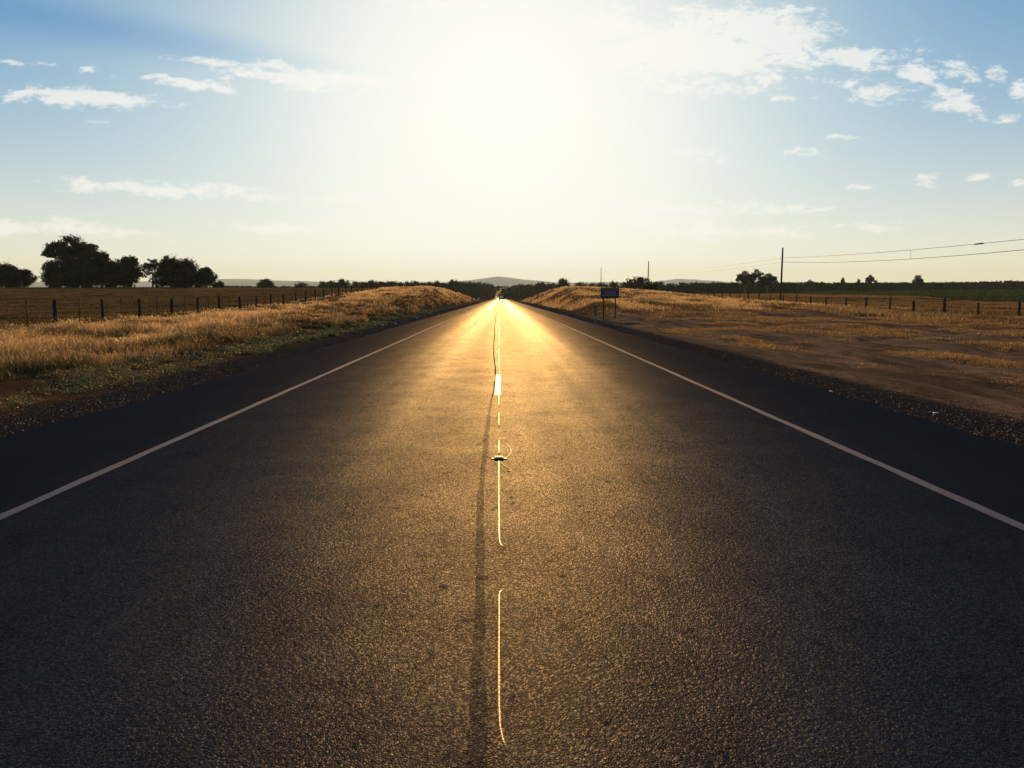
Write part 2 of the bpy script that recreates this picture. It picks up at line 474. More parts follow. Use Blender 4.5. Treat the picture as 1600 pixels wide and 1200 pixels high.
# raised marker with bent pale strands
c = gpt(779.5, 717)
mk = tag(empty('road_marker', c), 'small raised marker with curled pale strands on the road centre', 'road marker')
def dome(c0, rx, ry, h, name, mat, n=14, lev=5):
    m = MB(); rings = []
    for l in range(lev):
        t = math.pi / 2 * l / lev; k, zz = math.cos(t), math.sin(t) * h
        rings.append([(c0[0] + rx * k * math.cos(2 * math.pi * i / n), c0[1] + ry * k * math.sin(2 * math.pi * i / n), c0[2] + zz) for i in range(n)])
    for r_ in rings: m.v += r_
    m.v.append((c0[0], c0[1], c0[2] + h))
    for l in range(lev - 1):
        for i in range(n):
            j = (i + 1) % n; m.f.append((l * n + i, l * n + j, (l + 1) * n + j, (l + 1) * n + i))
    for i in range(n): m.f.append(((lev - 1) * n + i, (lev - 1) * n + (i + 1) % n, lev * n))
    return m.build(name, mat, mk, True)
MB().box((0, .0, .009), (.105, .09, .018), taper=.82, bev=.003).build('marker_body', M['black'], mk)
MB().box((0, .012, .0205), (.084, .058, .005), taper=.8, bev=.002).build('marker_top', M['resin'], mk)
dome((-.064, .0, 0), .022, .04, .010, 'resin_blob', M['resin'])
dome((.066, -.005, 0), .026, .05, .011, 'resin_blob', M['resin'])
def strand(pix):
    m = MB(); m.tube([gpt(a, b, .001) - c for a, b in pix], .0052, 6, cap=False); m.build('strand', M['resin'], mk, True)
strand([(768, 716), (763, 715), (759, 714.5)])
strand([(790, 716), (796, 712), (799, 706), (798, 701), (793, 695)])
strand([(781, 722), (787, 727), (794, 732), (799, 735), (797, 737), (792, 736.5)])

# ------------------------------------------------------------------ blades, weeds, gravel
def in_view(X, Y, m=1.12):
    u = X / np.maximum(Y, .1)
    return (u > -.645 * m) & (u < .665 * m)

def sample(n, x0, x1, y0, y1):
    r = rng.random(n); Y = y0 * (y1 / y0) ** r
    X = x0 + (x1 - x0) * rng.random(n)
    k = in_view(X, Y)
    return X[k], Y[k]

def blades(name, X, Y, h, lean, palette, weights, wmin=.004, wk=.00042, green=None, lit_patch=None, mat='straw', heads=0.):
    n = len(X)
    Z = height(X, Y)
    d = np.hypot(X, Y)
    w = np.maximum(wmin, d * wk) * (.6 + .8 * rng.random(n))
    H = h * (.55 + .75 * rng.random(n))
    a = rng.random(n) * 2 * math.pi
    b = rng.random(n) * 2 * math.pi; L = lean * H * rng.random(n)
    V = np.empty((n, 3, 3), np.float32)
    V[:, 0] = np.stack([X - w * np.cos(a), Y - w * np.sin(a), Z - .02], -1)
    V[:, 1] = np.stack([X + w * np.cos(a), Y + w * np.sin(a), Z - .02], -1)
    V[:, 2] = np.stack([X + L * np.cos(b), Y + L * np.sin(b), Z + H], -1)
    pal = np.array(palette); idx = rng.choice(len(pal), n, p=weights)
    C = pal[idx] * (.75 + .5 * rng.random((n, 1)))
    if lit_patch is not None: C = C * lit_patch[:, None]  # bright sunlit patches painted into the blade colour, with drier and weedier tone
    if green is not None:
        g = green[:, None]
        C = C * (1 - g) + np.array((.035, .048, .018)) * (.7 + .6 * rng.random((n, 1))) * g
    C = np.repeat(C, 3, axis=0)
    V = V.reshape(-1, 3)
    if heads > 0:
        # pale seed heads hanging at the tips of some stems
        i = np.nonzero(rng.random(n) < heads * (lit_patch if lit_patch is not None else 1.0))[0]; m = len(i)
        tip = V.reshape(n, 3, 3)[i, 2]; q = np.maximum(.011, d[i] * .00055) * (.6 + .8 * rng.random(m))
        u_ = rng.normal(size=(m, 3)); u_ /= np.linalg.norm(u_, axis=1)[:, None]; u_[:, 2] = np.abs(u_[:, 2]) + .6
        w_ = np.cross(u_, rng.normal(size=(m, 3))); w_ /= np.linalg.norm(w_, axis=1)[:, None]
        T = np.stack([tip - w_ * q[:, None] * .55, tip + w_ * q[:, None] * .55, tip + u_ * q[:, None] * 1.7], 1).reshape(-1, 3)
        V = np.concatenate([V, T]); C = np.concatenate([C, np.repeat(np.array((.62, .46, .24)) * (.6 + .7 * rng.random((m, 1))), 3, axis=0)]); n += m
    return np_mesh(name, V, np.arange(n * 3).reshape(n, 3), M[mat], color=C)

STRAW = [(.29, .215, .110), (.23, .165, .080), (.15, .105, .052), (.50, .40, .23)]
DULL = [(.118, .088, .043), (.104, .080, .038), (.094, .074, .034), (.140, .104, .050)]
# golden verge on the left
X, Y = sample(620000, -25.5, -8.7, 7, 335)
d = fbm(X * .6, Y * .35, 31)
edge = 9.6 + 1.1 * (fbm(Y * .25, Y * 0, 41) - .5) * 2
keep = (-X > edge) & (rng.random(len(X)) < .35 + 1.1 * d)
X, Y, d = X[keep], Y[keep], d[keep]
clump = sstep(.30, .62, fbm(X * 2.3, Y * 1.1, 151, 3)); k = rng.random(len(X)) < .30 + .8 * clump; X, Y, d, clump = X[k], Y[k], d[k], clump[k]
tall = (.13 + .27 * sstep(.35, .7, d)) * (.5 + .5 * sstep(-23.5, -20.5, X)) * (.6 + .6 * clump)
gr = sstep(.55, .72, fbm(X * .25 + 7, Y * .12, 55)) * .75 + .7 * sstep(-21.5, -23.5, X) * sstep(160, 100, Y)
add_o = add('dry_grass', blades('dry_grass', X, Y, tall, 1.0, STRAW, (.28, .28, .28, .16), heads=.10, green=np.clip(gr, 0, .9), lit_patch=(.30 + 1.5 * sstep(.36, .66, fbm(X * .55 + 3, Y * .22, 131, 4))) * (.40 + .60 * sstep(-10.5, -15, X + 3 * (d - .5)))))  # darker towards the road: browner weeds, plus painted shade on the away-facing foot
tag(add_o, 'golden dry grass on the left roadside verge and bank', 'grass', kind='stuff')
# dull field left of the fence
X, Y = sample(480000, -175, -25, 36, 225)
d = fbm(X * .2, Y * .12, 61); k = rng.random(len(X)) < .4 + d
X, Y, d = X[k], Y[k], d[k]
o = add('field_grass', blades('field_grass', X, Y, .05 + .09 * d, .9, DULL, (.3, .3, .2, .2), mat='dull', green=.5 * sstep(.5, .7, d)))
tag(o, 'dull brown field grass beyond the left fence', 'grass', kind='stuff')
# right: bank
X, Y = sample(260000, 8.6, 40, 70, 335)
d = fbm(X * .4, Y * .2, 71); k = (rng.random(len(X)) < .3 + 1.1 * d) & ((Y > 95) | (rng.random(len(X)) < sstep(70, 100, Y + 20 * (d - .5))))
X, Y, d = X[k], Y[k], d[k]
o = add('dry_grass', blades('dry_grass', X, Y, .12 + .30 * d, .8, STRAW, (.3, .3, .25, .15), heads=.07, green=.5 * sstep(.6, .75, d), lit_patch=.25 + 1.1 * sstep(.38, .66, fbm(X * .35 + 3, Y * .10, 133, 4))))
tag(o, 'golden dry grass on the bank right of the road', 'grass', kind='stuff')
# right: fence line and field
X, Y = sample(150000, 28, 44, 38, 215)
d = fbm(X * .3, Y * .2, 81); k = rng.random(len(X)) < sstep(28, 36, X + 6 * (d - .5)) * (.3 + d)
X, Y, d = X[k], Y[k], d[k]
o = add('fence_grass', blades('fence_grass', X, Y, (.14 + .26 * d) * (.55 + .45 * sstep(1, 4, abs(X - 38.5))), .8, STRAW[:3], (.3, .35, .35), green=.4 * sstep(.55, .7, d), lit_patch=.3 + .65 * sstep(.4, .66, fbm(X * .3, Y * .08, 135))))
tag(o, 'tall dry grass along the right fence', 'grass', kind='stuff')
X, Y = sample(420000, 42, 200, 58, 480)
e = 92 + (Y - 140) * .154; k = X < e
X, Y = X[k], Y[k]; d = fbm(X * .2, Y * .1, 91)
o = add('field_grass', blades('field_grass', X, Y, .06 + .10 * d, .9, [(.215, .143, .064), (.185, .125, .057), (.160, .111, .051)], (.3, .4, .3), mat='dull'))
tag(o, 'brown field grass beyond the right fence', 'grass', kind='stuff')
# right: thin grass on the dirt turnout
X, Y = sample(420000, 7.9, 34, 9, 95)
d = fbm(X * .45, Y * .28, 101, 5); k = (d > .40) & (rng.random(len(X)) < .10 + .9 * sstep(.44, .62, d)) & (X > 8.6 + 3 * (fbm(Y * .2, Y * 0, 77) - .3))
X, Y, d = X[k], Y[k], d[k]
o = add('sparse_grass', blades('sparse_grass', X, Y, .025 + .10 * sstep(.46, .72, d), 2.2, [(.20, .135, .06), (.15, .10, .045), (.11, .085, .04), (.26, .18, .085)], (.3, .3, .2, .2)))
tag(o, 'sparse flattened dry grass on the dirt turnout', 'grass', kind='stuff')

# low grey green weeds hugging the left gravel
def weeds():
    n = 2400
    Y = 6 * (150 / 6.) ** rng.random(n); off = rng.random(n)
    X = -(7.55 + off * 2.4 + (fbm(Y * .4, Y * 0, 13) - .5) * 1.2)
    k = in_view(X, Y) & (fbm(X * .7, Y * .35, 17) > .44); X, Y = X[k], Y[k]
    r = (.10 + .22 * rng.random(len(X))); Vs = []; Cs = []
    for x, y, q in zip(X, Y, r):
        m = 110 if y < 40 else 45
        dd = rng.normal(size=(m, 3)); dd[:, 2] = np.abs(dd[:, 2]); dd /= np.linalg.norm(dd, axis=1)[:, None]
        p = dd * np.array((q, q, q * .62)) * (.55 + .5 * rng.random((m, 1))) + np.array((x, y, 0))
        p[:, 2] += height(p[:, 0], p[:, 1])
        s = max(.014, y * .0009)
        u = rng.normal(size=(m, 3)); u /= np.linalg.norm(u, axis=1)[:, None]
        w = np.cross(u, rng.normal(size=(m, 3))); w /= np.linalg.norm(w, axis=1)[:, None]
        Vs.append(np.stack([p - u * s, p + w * s * .5, p + u * s, p - w * s * .5], 1))
        base = np.array((.070, .095, .052)) if rng.random() < .75 else np.array((.09, .062, .03))
        Cs.append(np.repeat(base * (.6 + .8 * rng.random((m, 1))), 4, axis=0))
    V = np.concatenate(Vs).reshape(-1, 3); C = np.concatenate(Cs)
    o = add('roadside_weeds', np_mesh('roadside_weeds', V, np.arange(len(V)).reshape(-1, 4), M['weed'], color=C))
    tag(o, 'low grey green weeds hugging the left gravel edge', 'weeds', kind='stuff')
weeds()

def stones(name, X, Y, s, mat, label):
    n = len(X); Z = height(X, Y)
    base = np.array([(1, 0, 0), (-1, 0, 0), (0, 1, 0), (0, -1, 0), (0, 0, .75), (0, 0, -.5),
                     ], float)
    tri = np.array([(0, 2, 4), (2, 1, 4), (1, 3, 4), (3, 0, 4), (2, 0, 5), (1, 2, 5), (3, 1, 5), (0, 3, 5)])
    J = base[None] * (.6 + .8 * rng.random((n, 6, 1))) * s[:, None, None]
    a = rng.random(n) * 6.28; ca, sa = np.cos(a)[:, None], np.sin(a)[:, None]
    V = np.stack([J[..., 0] * ca - J[..., 1] * sa + X[:, None], J[..., 0] * sa + J[..., 1] * ca + Y[:, None], J[..., 2] + Z[:, None] + .2 * s[:, None]], -1)
    Fc = (tri[None] + (np.arange(n) * 6)[:, None, None]).reshape(-1, 3)
    o = add(name, np_mesh(name, V.reshape(-1, 3), Fc, mat)); tag(o, label, 'gravel', kind='stuff')
for sgn, lab in ((-1, 'loose gravel on the left shoulder'), (1, 'loose gravel on the right shoulder')):
    n = 26000; Y = 5 * (220 / 5.) ** rng.random(n); X = sgn * (5.62 + 2.5 * rng.random(n) ** 1.3)
    k = in_view(X, Y); X, Y = X[k], Y[k]
    stones('gravel', X, Y, (.005 + .014 * rng.random(len(X)) ** 4) * np.maximum(1, Y / 26), M['pebble'], lab)
n = 6000; Y = 9 * (90 / 9.) ** rng.random(n); X = 8 + 24 * rng.random(n)
k = in_view(X, Y); X, Y = X[k], Y[k]
stones('gravel', X, Y, (.005 + .016 * rng.random(len(X)) ** 4) * np.maximum(1, Y / 24), M['pebble'], 'scattered small stones on the dirt turnout')

def rock(px, py, size, label, side=1, sh=.55):
    # pixel on the ground: march along the ray
    d = ray(px, py); t = 3.
    while t < 400:
        p = d * t
        if p.z + EYE < hz(p.x, p.y): break
        t += .04
    p = d * t
    import bmesh
    bm = bmesh.new(); bmesh.ops.create_icosphere(bm, subdivisions=2, radius=1)
    rr = random.Random(px)
    o1 = Vector((rr.random() * 9, rr.random() * 9, rr.random() * 9))
    from mathutils import noise as mn
    for v in bm.verts:
        v.co *= 1 + .35 * mn.noise(v.co * 1.3 + o1)
        v.co.x *= size; v.co.y *= size * .8; v.co.z *= size * sh
    me = bpy.data.meshes.new('stone'); bm.to_mesh(me); bm.free(); me.materials.append(M['stone'])
    o = add('stone', me, None, (p.x, p.y, hz(p.x, p.y) + size * sh * .4), rr.random() * 6)
    tag(o, label, 'stone', 'pale stones beside the road')
rock(230, 585, .055, 'largest pale stone in the green weeds left of the road')
rock(345, 562, .055, 'pale stone in the weeds farther along the left verge')
rock(1299, 613, .035, 'bright small stone at the right pavement edge')
rock(1542, 690, .030, 'bright stone in the dark right gravel near the frame edge')
rock(1462, 646, .05, 'flat pale stone in the right gravel strip', sh=.25)
rock(1190, 585, .03, 'tiny pale stone on the right pavement edge farther up')
rock(1327, 500, .07, 'pale lump in the dry grass in front of the right fence')
for (a, b, s, l) in ((618, 506, .10, 'pale rock on left gravel beside the bank foot, widest of the row'), (598, 508, .08, 'pale rock just left of the widest rock at the bank foot'),
                     (579, 512, .08, 'pale rock nearest the camera in the row at the bank foot'), (652, 497, .10, 'pale rock past the middle of the row at the bank foot'),
                     (672, 491, .10, 'farthest pale rock of the row at the left bank foot')):
    rock(a, b, s, l)

# ------------------------------------------------------------------ fences
def ground_pt(x, y): return Vector((x, y, hz(x, y)))

def fence_left():
    X0 = -24.2; f = tag(empty('wire_fence', (X0, 38, hz(X0, 38))), 'wire fence of dark wooden posts and thin stakes along the left field', 'fence')
    o0 = f.location.copy(); dY = .2115 * 24.2 * .9999
    ys = [38.6 + dY * i for i in range(-2, 23)]
    rr = random.Random(3)
    for i, y in enumerate(ys):
        p = ground_pt(X0 + rr.uniform(-.08, .08), y) - o0
        h = 1.34 + rr.uniform(-.08, .10); r = rr.uniform(.075, .105)
        t = Vector((rr.uniform(-.05, .05), rr.uniform(-.04, .04), h))
        MB().tube([p - Vector((0, 0, .3)), p + t * .5, p + t * .97, p + t], [r * 1.05, r, r * .96, r * .7], 9).build('post', M['post'], f)
        q = ground_pt(X0, y + dY / 2 + rr.uniform(-.2, .2)) - o0
        tt = Vector((rr.uniform(-.05, .05), rr.uniform(-.05, .05), 1.36 + rr.uniform(-.06, .06)))
        m = MB(); m.tube([q - Vector((0, 0, .2)), q + tt], .022, 4); m.box(q + tt * .98, (.07, .012, .05)); m.build('stake', M['stake'], f)
    for k, hh in enumerate((.45, .75, 1.02, 1.25)):
        pts = []
        for i, y in enumerate(ys[:-1]):
            for s in range(4):
                yy_ = y + dY * s / 4
                sag = -.05 * math.sin(math.pi * s / 4) * (1.6 if (i * 7 + k * 3) % 5 == 0 else .6)
                pts.append(ground_pt(X0 - .1, yy_) - o0 + Vector((0, 0, hh + sag)))
        MB().tube(pts, .006, 4).build('wire', M['wire'], f)
def fence_right():
    X0 = 38.; f = tag(empty('wire_fence', (X0, 58, hz(X0, 58))), 'wire fence of short wooden posts along the right field', 'fence')
    o0 = f.location.copy(); dY = .1294 * 38; rr = random.Random(5)
    ys = [58.1 + dY * i for i in range(-2, 30)]
    for i, y in enumerate(ys):
        p = ground_pt(X0 + rr.uniform(-.1, .1), y) - o0
        h = 1.26 + rr.uniform(-.12, .12) + (.2 if i == 4 else 0); r = rr.uniform(.07, .11)
        t = Vector((rr.uniform(-.07, .07), rr.uniform(-.05, .05), h))
        MB().tube([p - Vector((0, 0, .3)), p + t * .5, p + t * .97, p + t], [r * 1.05, r, r * .96, r * .7], 9).build('post', M['post'], f)
    for hh in (.5, .82, 1.12):
        pts = []
        for i, y in enumerate(ys[:-1]):
            for s in range(3):
                pts.append(ground_pt(X0 - .1, y + dY * s / 3) - o0 + Vector((0, 0, hh - (.03 if s else 0))))
        MB().tube(pts, .005, 4).build('wire', M['wire'], f)
fence_left(); fence_right()

# ------------------------------------------------------------------ sign and posts
Ys = 62.
sl = at(943, 494, Ys); sr = at(961.2, 494, Ys)
zc = min(hz(sl.x, Ys), hz(sr.x, Ys)) 
ztop = at(950, 449.5, Ys).z; zbot = at(950, 465.6, Ys).z
xl, xr_ = at(938.7, 455, Ys).x, at(967.5, 455, Ys).x; xm = (xl + xr_) / 2; W_, H_ = xr_ - xl, ztop - zbot
sg = tag(empty('road_sign', (xm, Ys, zc)), 'dark rectangular sign on two thin legs at the right roadside', 'sign')
for x in (sl.x, sr.x):
    MB().box((x - xm, .05, (ztop - zc) / 2 - .1), (.085, .07, ztop - zc - .05)).build('leg', M['post'], sg)
cz = (ztop + zbot) / 2 - zc
fb = MB().box((0, 0, cz), (W_, .03, H_)).build('sign_board', M['signdark'], sg)
MB().box((0, -.019, cz + H_ * .37), (W_ * .88, .008, H_ * .13)).build('header_strip', M['signgrey'], fb)
MB().box((0, -.019, cz + H_ * .02), (W_ * .84, .008, H_ * .40)).build('centre_panel', M['signgrey'], fb)
for s in (-1, 1):
    MB().box((s * W_ * .36, -.0255, cz + H_ * .02), (W_ * .10, .005, H_ * .27)).build('blue_square', M['signblue'], fb)
MB().box((0, -.019, cz - H_ * .28), (W_ * .92, .008, H_ * .06)).build('lower_strip', M['signpale'], fb)

Yp = 50.4; p = at(930.2, 510, Yp); zg = hz(p.x, Yp)
mp = tag(empty('marker_post', (p.x, Yp, zg)), 'short grey paddle marker post at the right pavement edge', 'marker post')
MB().box((0, .012, .5), (.05, .02, 1.1)).build('stem', M['metal'], mp)
MB().box((0, -.006, .82), (.15, .014, .62), bev=.0).build('paddle', M['marker'], mp)
Yp = 285.; p = at(748, 468, Yp); zg = hz(p.x, Yp)
mp = tag(empty('marker_post', (p.x, Yp, zg)), 'small pale marker post by the far end of the left bank', 'marker post')
MB().box((0, .02, .5), (.10, .03, 1.1)).build('stem', M['metal'], mp)
MB().box((0, -.01, 1.15), (.45, .03, .6)).build('paddle', M['truckwhite'], mp)

# ------------------------------------------------------------------ utility poles and cables
def pole(px, Y, ytop, label, attach):
    p = at(px, 470, Y); x = p.x; zg = hz(x, Y); zt = at(px, ytop, Y).z
    r = tag(empty('utility_pole', (x, Y, zg)), label, 'utility pole', 'poles along the right field')
    h = zt - zg
    MB().tube([(0, 0, -.5), (0, 0, h * .5), (.02, 0, h - .03), (.02, 0, h)], [.17, .145, .12, .09], 12).build('shaft', M['pole'], r, True)
    for za in attach:
        MB().box((-.02, -.15, za - zg), (.07, .12, .10)).tube([(0, -.19, za - zg - .05), (0, -.19, za - zg + .05)], .045, 8).build('bracket', M['metal'], r)
    return Vector((x, Y, zg))
def zat(px, py, Y): return at(px, py, Y).z
up1, lo1 = zat(1220, 403, 127), zat(1220, 409.5, 127)
up2, lo2 = zat(1012, 423, 225), zat(1012, 429, 225)
up3, lo3 = zat(938.5, 432, 342), zat(938.5, 436, 342)
P1 = pole(1219.6, 127, 387, 'tallest wooden utility pole standing by the right fence', (up1, lo1))
P2 = pole(1012, 225, 408, 'utility pole behind the round shrub on the right bank', (up2, lo2))
P3 = pole(938.5, 342, 418, 'thin distant utility pole seen above the road sign', (up3, lo3))
P0 = Vector((P1.x + 1.5, 22., 0)); P0.z = hz(P0.x, 22)
def cable(a, b, sag, rad, label, n=40):
    a, b = Vector(a), Vector(b)
    pts = [a.lerp(b, i / n) - Vector((0, 0, sag * 4 * (i / n) * (1 - i / n))) for i in range(n + 1)]
    o = MB().tube([p - a for p in pts], rad, 5).build('cable', M['cable'], None, True, a)
    tag(o, label, 'cable', 'cables between the utility poles')
    return o, pts
def pole_pt(P, z): return (P.x, P.y - .19, z)
# near span: pass through the heights seen at the frame edge
xe, ye = P1.x + .8, P1.x * 1.0 * F / (1600 - VPX)
def near_span(zp, py, rad, label):
    zf = zat(1600, py, ye); zm = zat(1412, (390.5 if py < 380 else 404.6), P1.x * F / (1412 - VPX))
    y1 = P1.y - .19; y0 = P0.y; ym = P1.x * F / (1412 - VPX)
    A = np.array([[1, y1, y1 ** 2], [1, ye, ye ** 2], [1, ym, ym ** 2]]); co = np.linalg.solve(A, np.array([zp, zf, zm]))
    n = 60; ys = np.linspace(y1, y0, n)
    curve = float(min(max(co[2], .00006), .0006))
    # parabola through both seen ends with plausible sag
    s = (zf - zp - curve * (ye ** 2 - y1 ** 2)) / (ye - y1); c0 = zp - s * y1 - curve * y1 ** 2
    pts = [Vector((P1.x + (P0.x - P1.x) * (y1 - y) / (y1 - y0), y, c0 + s * y + curve * y * y)) for y in ys]
    o = MB().tube([p - pts[0] for p in pts], rad, 6).build('cable', M['cable'], None, True, pts[0])
    tag(o, label, 'cable', 'cables between the utility poles')
    f = lambda y: Vector((P1.x + (P0.x - P1.x) * (y1 - y) / (y1 - y0), y, c0 + s * y + curve * y * y))
    return o, pts[0], f
c1, a1, f1 = near_span(up1, 371.8, .022, 'upper cable with a thick splice from the tallest pole to the right')
c2, a2, f2 = near_span(lo1, 388.4, .026, 'lower cable from the tallest pole to the right frame edge')
ysp = P1.x * F / (1513 - VPX)
MB().tube([f1(ysp + .9) - a1, f1(ysp + .6) - a1, f1(ysp - .6) - a1, f1(ysp - .9) - a1], [.025, .075, .075, .025], 8).build('splice', M['cable'], c1, True)
yv = P1.x * F / (1412 - VPX)
MB().tube([f1(yv) - a2, f2(yv) - a2], .015, 5).build('hanger', M['cable'], c2)
cable(pole_pt(P1, up1), pole_pt(P2, up2), .55, .018, 'upper cable between the tallest pole and the shrub pole')
cable(pole_pt(P1, lo1), pole_pt(P2, lo2), .5, .018, 'lower cable between the tallest pole and the shrub pole')
cable(pole_pt(P2, up2), pole_pt(P3, up3), .6, .015, 'upper cable between the two far poles')
cable(pole_pt(P2, lo2), pole_pt(P3, lo3), .6, .015, 'lower cable between the two far poles')

# ------------------------------------------------------------------ truck
Yt = 400.; xt = at(783.2, 466, Yt).x; zt = float(zroad(Yt))
tr = tag(empty('truck', (xt, Yt, zt)), 'dark truck far down the road near the vanishing point', 'truck')
MB().box((0, 3.6, 2.05), (2.3, 6.6, 2.5), bev=.06).build('cargo_box', M['truckdark'], tr)
d_ = MB().box((0, .27, 1.75), (1.75, .03, 1.35)).build('rear_door', M['truckwhite'], tr)
MB().box((.1, .24, 1.6), (.05, .03, .7)).build('latch', M['metal'], d_)
MB().box((0, 8.2, 1.75), (2.2, 2.1, 2.0), taper=.9, bev=.1).build('cab', M['truckdark'], tr)
MB().box((0, 7.6, 3.55), (1.5, 1.6, 1.0), taper=.35, bev=.08).build('wind_deflector', M['truckdark'], tr)
MB().box((0, .25, .62), (2.2, .14, .22), bev=.02).build('bumper', M['black'], tr)
for sx in (-1, 1):
    MB().box((sx * .98, .26, .95), (.16, .04, .26)).build('tail_light', M['redlens'], tr)
    for y in (1.5, 2.6, 7.9):
        MB().tube([(sx * .7, y, .5), (sx * .73, y, .5), (sx * 1.09, y, .5), (sx * 1.12, y, .5)], [.4, .5, .5, .4], 16).build('wheel', M['black'], tr)

# ------------------------------------------------------------------ trees
def crown_mesh(name, lobes, n, leaf, mat, seed):
    g = np.random.default_rng(seed)
    vol = np.array([l[3] * l[4] * l[5] for l in lobes]) ** .7
    cnt = (n * vol / vol.sum()).astype(int)
    Vs = []
    for (cx, cy, cz, rx, ry, rz), m in zip(lobes, cnt):
        # clumps on each lobe, leaves round each clump
        nc = max(6, m // 28)
        dd = g.normal(size=(nc, 3)); dd /= np.linalg.norm(dd, axis=1)[:, None]
        cr = .40 + .72 * g.random((nc, 1)) ** .7
        cc = dd * cr
        idx = g.integers(0, nc, m)
        p = cc[idx] + g.normal(size=(m, 3)) * .14
        p = p * np.array((rx, ry, rz)) + np.array((cx, cy, cz))
        p[:, 2] = np.maximum(p[:, 2], .1)
        s = leaf * (.5 + g.random((m, 1)))
        u = g.normal(size=(m, 3)); u /= np.linalg.norm(u, axis=1)[:, None]
        w = np.cross(u, g.normal(size=(m, 3))); w /= np.linalg.norm(w, axis=1)[:, None]
        Vs.append(np.stack([p - u * s, p - w * s * .55, p + u * s, p + w * s * .55], 1))
    V = np.concatenate(Vs).reshape(-1, 3)
    return np_mesh(name, V, np.arange(len(V)).reshape(-1, 4), mat)

def trunk_mesh(lobes, h0, r, seed):
    g = random.Random(seed); m = MB()
    top = max(l[2] for l in lobes)
    pts = [Vector((0, 0, -.4))]
    for i in range(1, 6):
        pts.append(Vector((g.uniform(-.2, .2) * i / 5, g.uniform(-.2, .2) * i / 5, top * i / 5 * .95)))
    m.tube(pts, [r * 1.25, r, r * .85, r * .65, r * .4, r * .12], 9)
    for l in lobes:
        e = Vector(l[:3]); b = Vector((0, 0, min(h0, e.z * .7)))
        mid = b.lerp(e, .5) + Vector((g.uniform(-.3, .3), g.uniform(-.3, .3), .25))
        m.tube([b, mid, e], [r * .5, r * .3, r * .08], 6)
    return m.mesh('trunk', M['bark'], True)

# each proto is about 10 m tall, 10 m wide unless scaled
P = {}
def proto(key, lobes, n, leaf, h0, r, seed, mat='leaf'):
    P[key] = (crown_mesh('crown', lobes, n, leaf, M[mat], seed), trunk_mesh(lobes, h0, r, seed + 1))
    zz = np.array([v.co.z for v in P[key][0].vertices]); xx = np.array([v.co.x for v in P[key][0].vertices])
    P[key] += (float(np.percentile(zz, 99.7)), float(np.percentile(xx, 99.3) - np.percentile(xx, .7)))
g = random.Random(99)
proto('broad', [(0, 0, 8.2, 2.6, 2.6, 1.8), (-3, .3, 7.4, 2.0, 2.0, 1.3), (3.0, -.4, 7.8, 2.0, 2.0, 1.2), (1.2, 1.5, 7.0, 2.0, 2, 1.1), (-1.4, -1.6, 6.8, 2, 2, 1.0), (4.4, .2, 6.9, 1.3, 1.5, .8), (-4.3, .2, 6.3, 1.3, 1.5, .8), (-.3, .2, 6.0, 2.3, 2.2, 1.1)], 13000, .20, 3.2, .45, 1)
proto('bushy', [(0, 0, 5.5, 3.4, 3.2, 4.0), (-2.6, .4, 3.6, 2.4, 2.4, 3.2), (2.6, -.3, 3.8, 2.5, 2.4, 3.3), (.6, 1.6, 7.6, 2.0, 2.0, 2.0), (-1.2, -1.2, 7.0, 1.8, 1.8, 2.0), (3.6, .5, 1.8, 1.6, 1.8, 1.8), (-3.6, .5, 1.8, 1.6, 1.8, 1.8), (0, 0, 2.2, 3, 2.6, 2.2)], 16000, .22, 1.2, .4, 2)
proto('upright', [(0, 0, 7.4, 2.3, 2.2, 2.4), (-1.6, .3, 5.2, 2.2, 2.0, 2.4), (1.7, -.4, 5.4, 2.2, 2.0, 2.5), (.2, .6, 3.2, 2.9, 2.4, 2.6), (-.8, -.5, 8.6, 1.2, 1.2, 1.3), (1.0, .2, 8.2, 1.0, 1.2, 1.2)], 13000, .21, 1.4, .36, 3)
proto('airy', [(0, 0, 8.0, 2.2, 2.0, 1.7), (-2.4, .3, 7.0, 1.7, 1.6, 1.3), (2.3, -.2, 7.2, 1.8, 1.6, 1.4), (-1.2, .8, 5.2, 1.4, 1.3, .9), (1.6, .6, 4.9, 1.5, 1.4, .9), (-3, -.2, 4.2, 1.2, 1.2, .8), (3.1, .2, 4.0, 1.1, 1.1, .8), (0, 0, 2.4, 1.4, 1.2, .8)], 5200, .20, 2.6, .28, 4)
proto('round', [(0, 0, 6.0, 4.0, 3.8, 3.4), (-2.2, 0, 4.6, 2.8, 2.6, 2.8), (2.3, 0, 4.8, 2.8, 2.6, 2.8), (.5, 1, 8.2, 2, 2, 1.7), (0, 0, 2.6, 3.6, 3.2, 2.4)], 8000, .30, 1.4, .4, 5)
proto('flat', [(-1.8, .2, 6.8, 2.8, 2.6, 2.6), (2.0, -.2, 7.2, 2.6, 2.6, 2.4), (0, 0, 4.2, 4.4, 3.4, 3.2), (-3.4, 0, 4.4, 1.8, 2, 2.4), (3.6, 0, 4.0, 1.7, 2, 2.6), (0, 0, 1.8, 4.2, 3.2, 1.8)], 8000, .30, 1.4, .4, 6)
proto('shrub', [(0, 0, 5.6, 3.8, 3.6, 4.0), (-2.2, .5, 3.6, 2.6, 2.6, 3.2), (2.3, -.3, 3.6, 2.6, 2.6, 3.2), (0, 0, 2.0, 4, 3.6, 2.0)], 7000, .34, 1.0, .3, 7, 'shrubleaf')

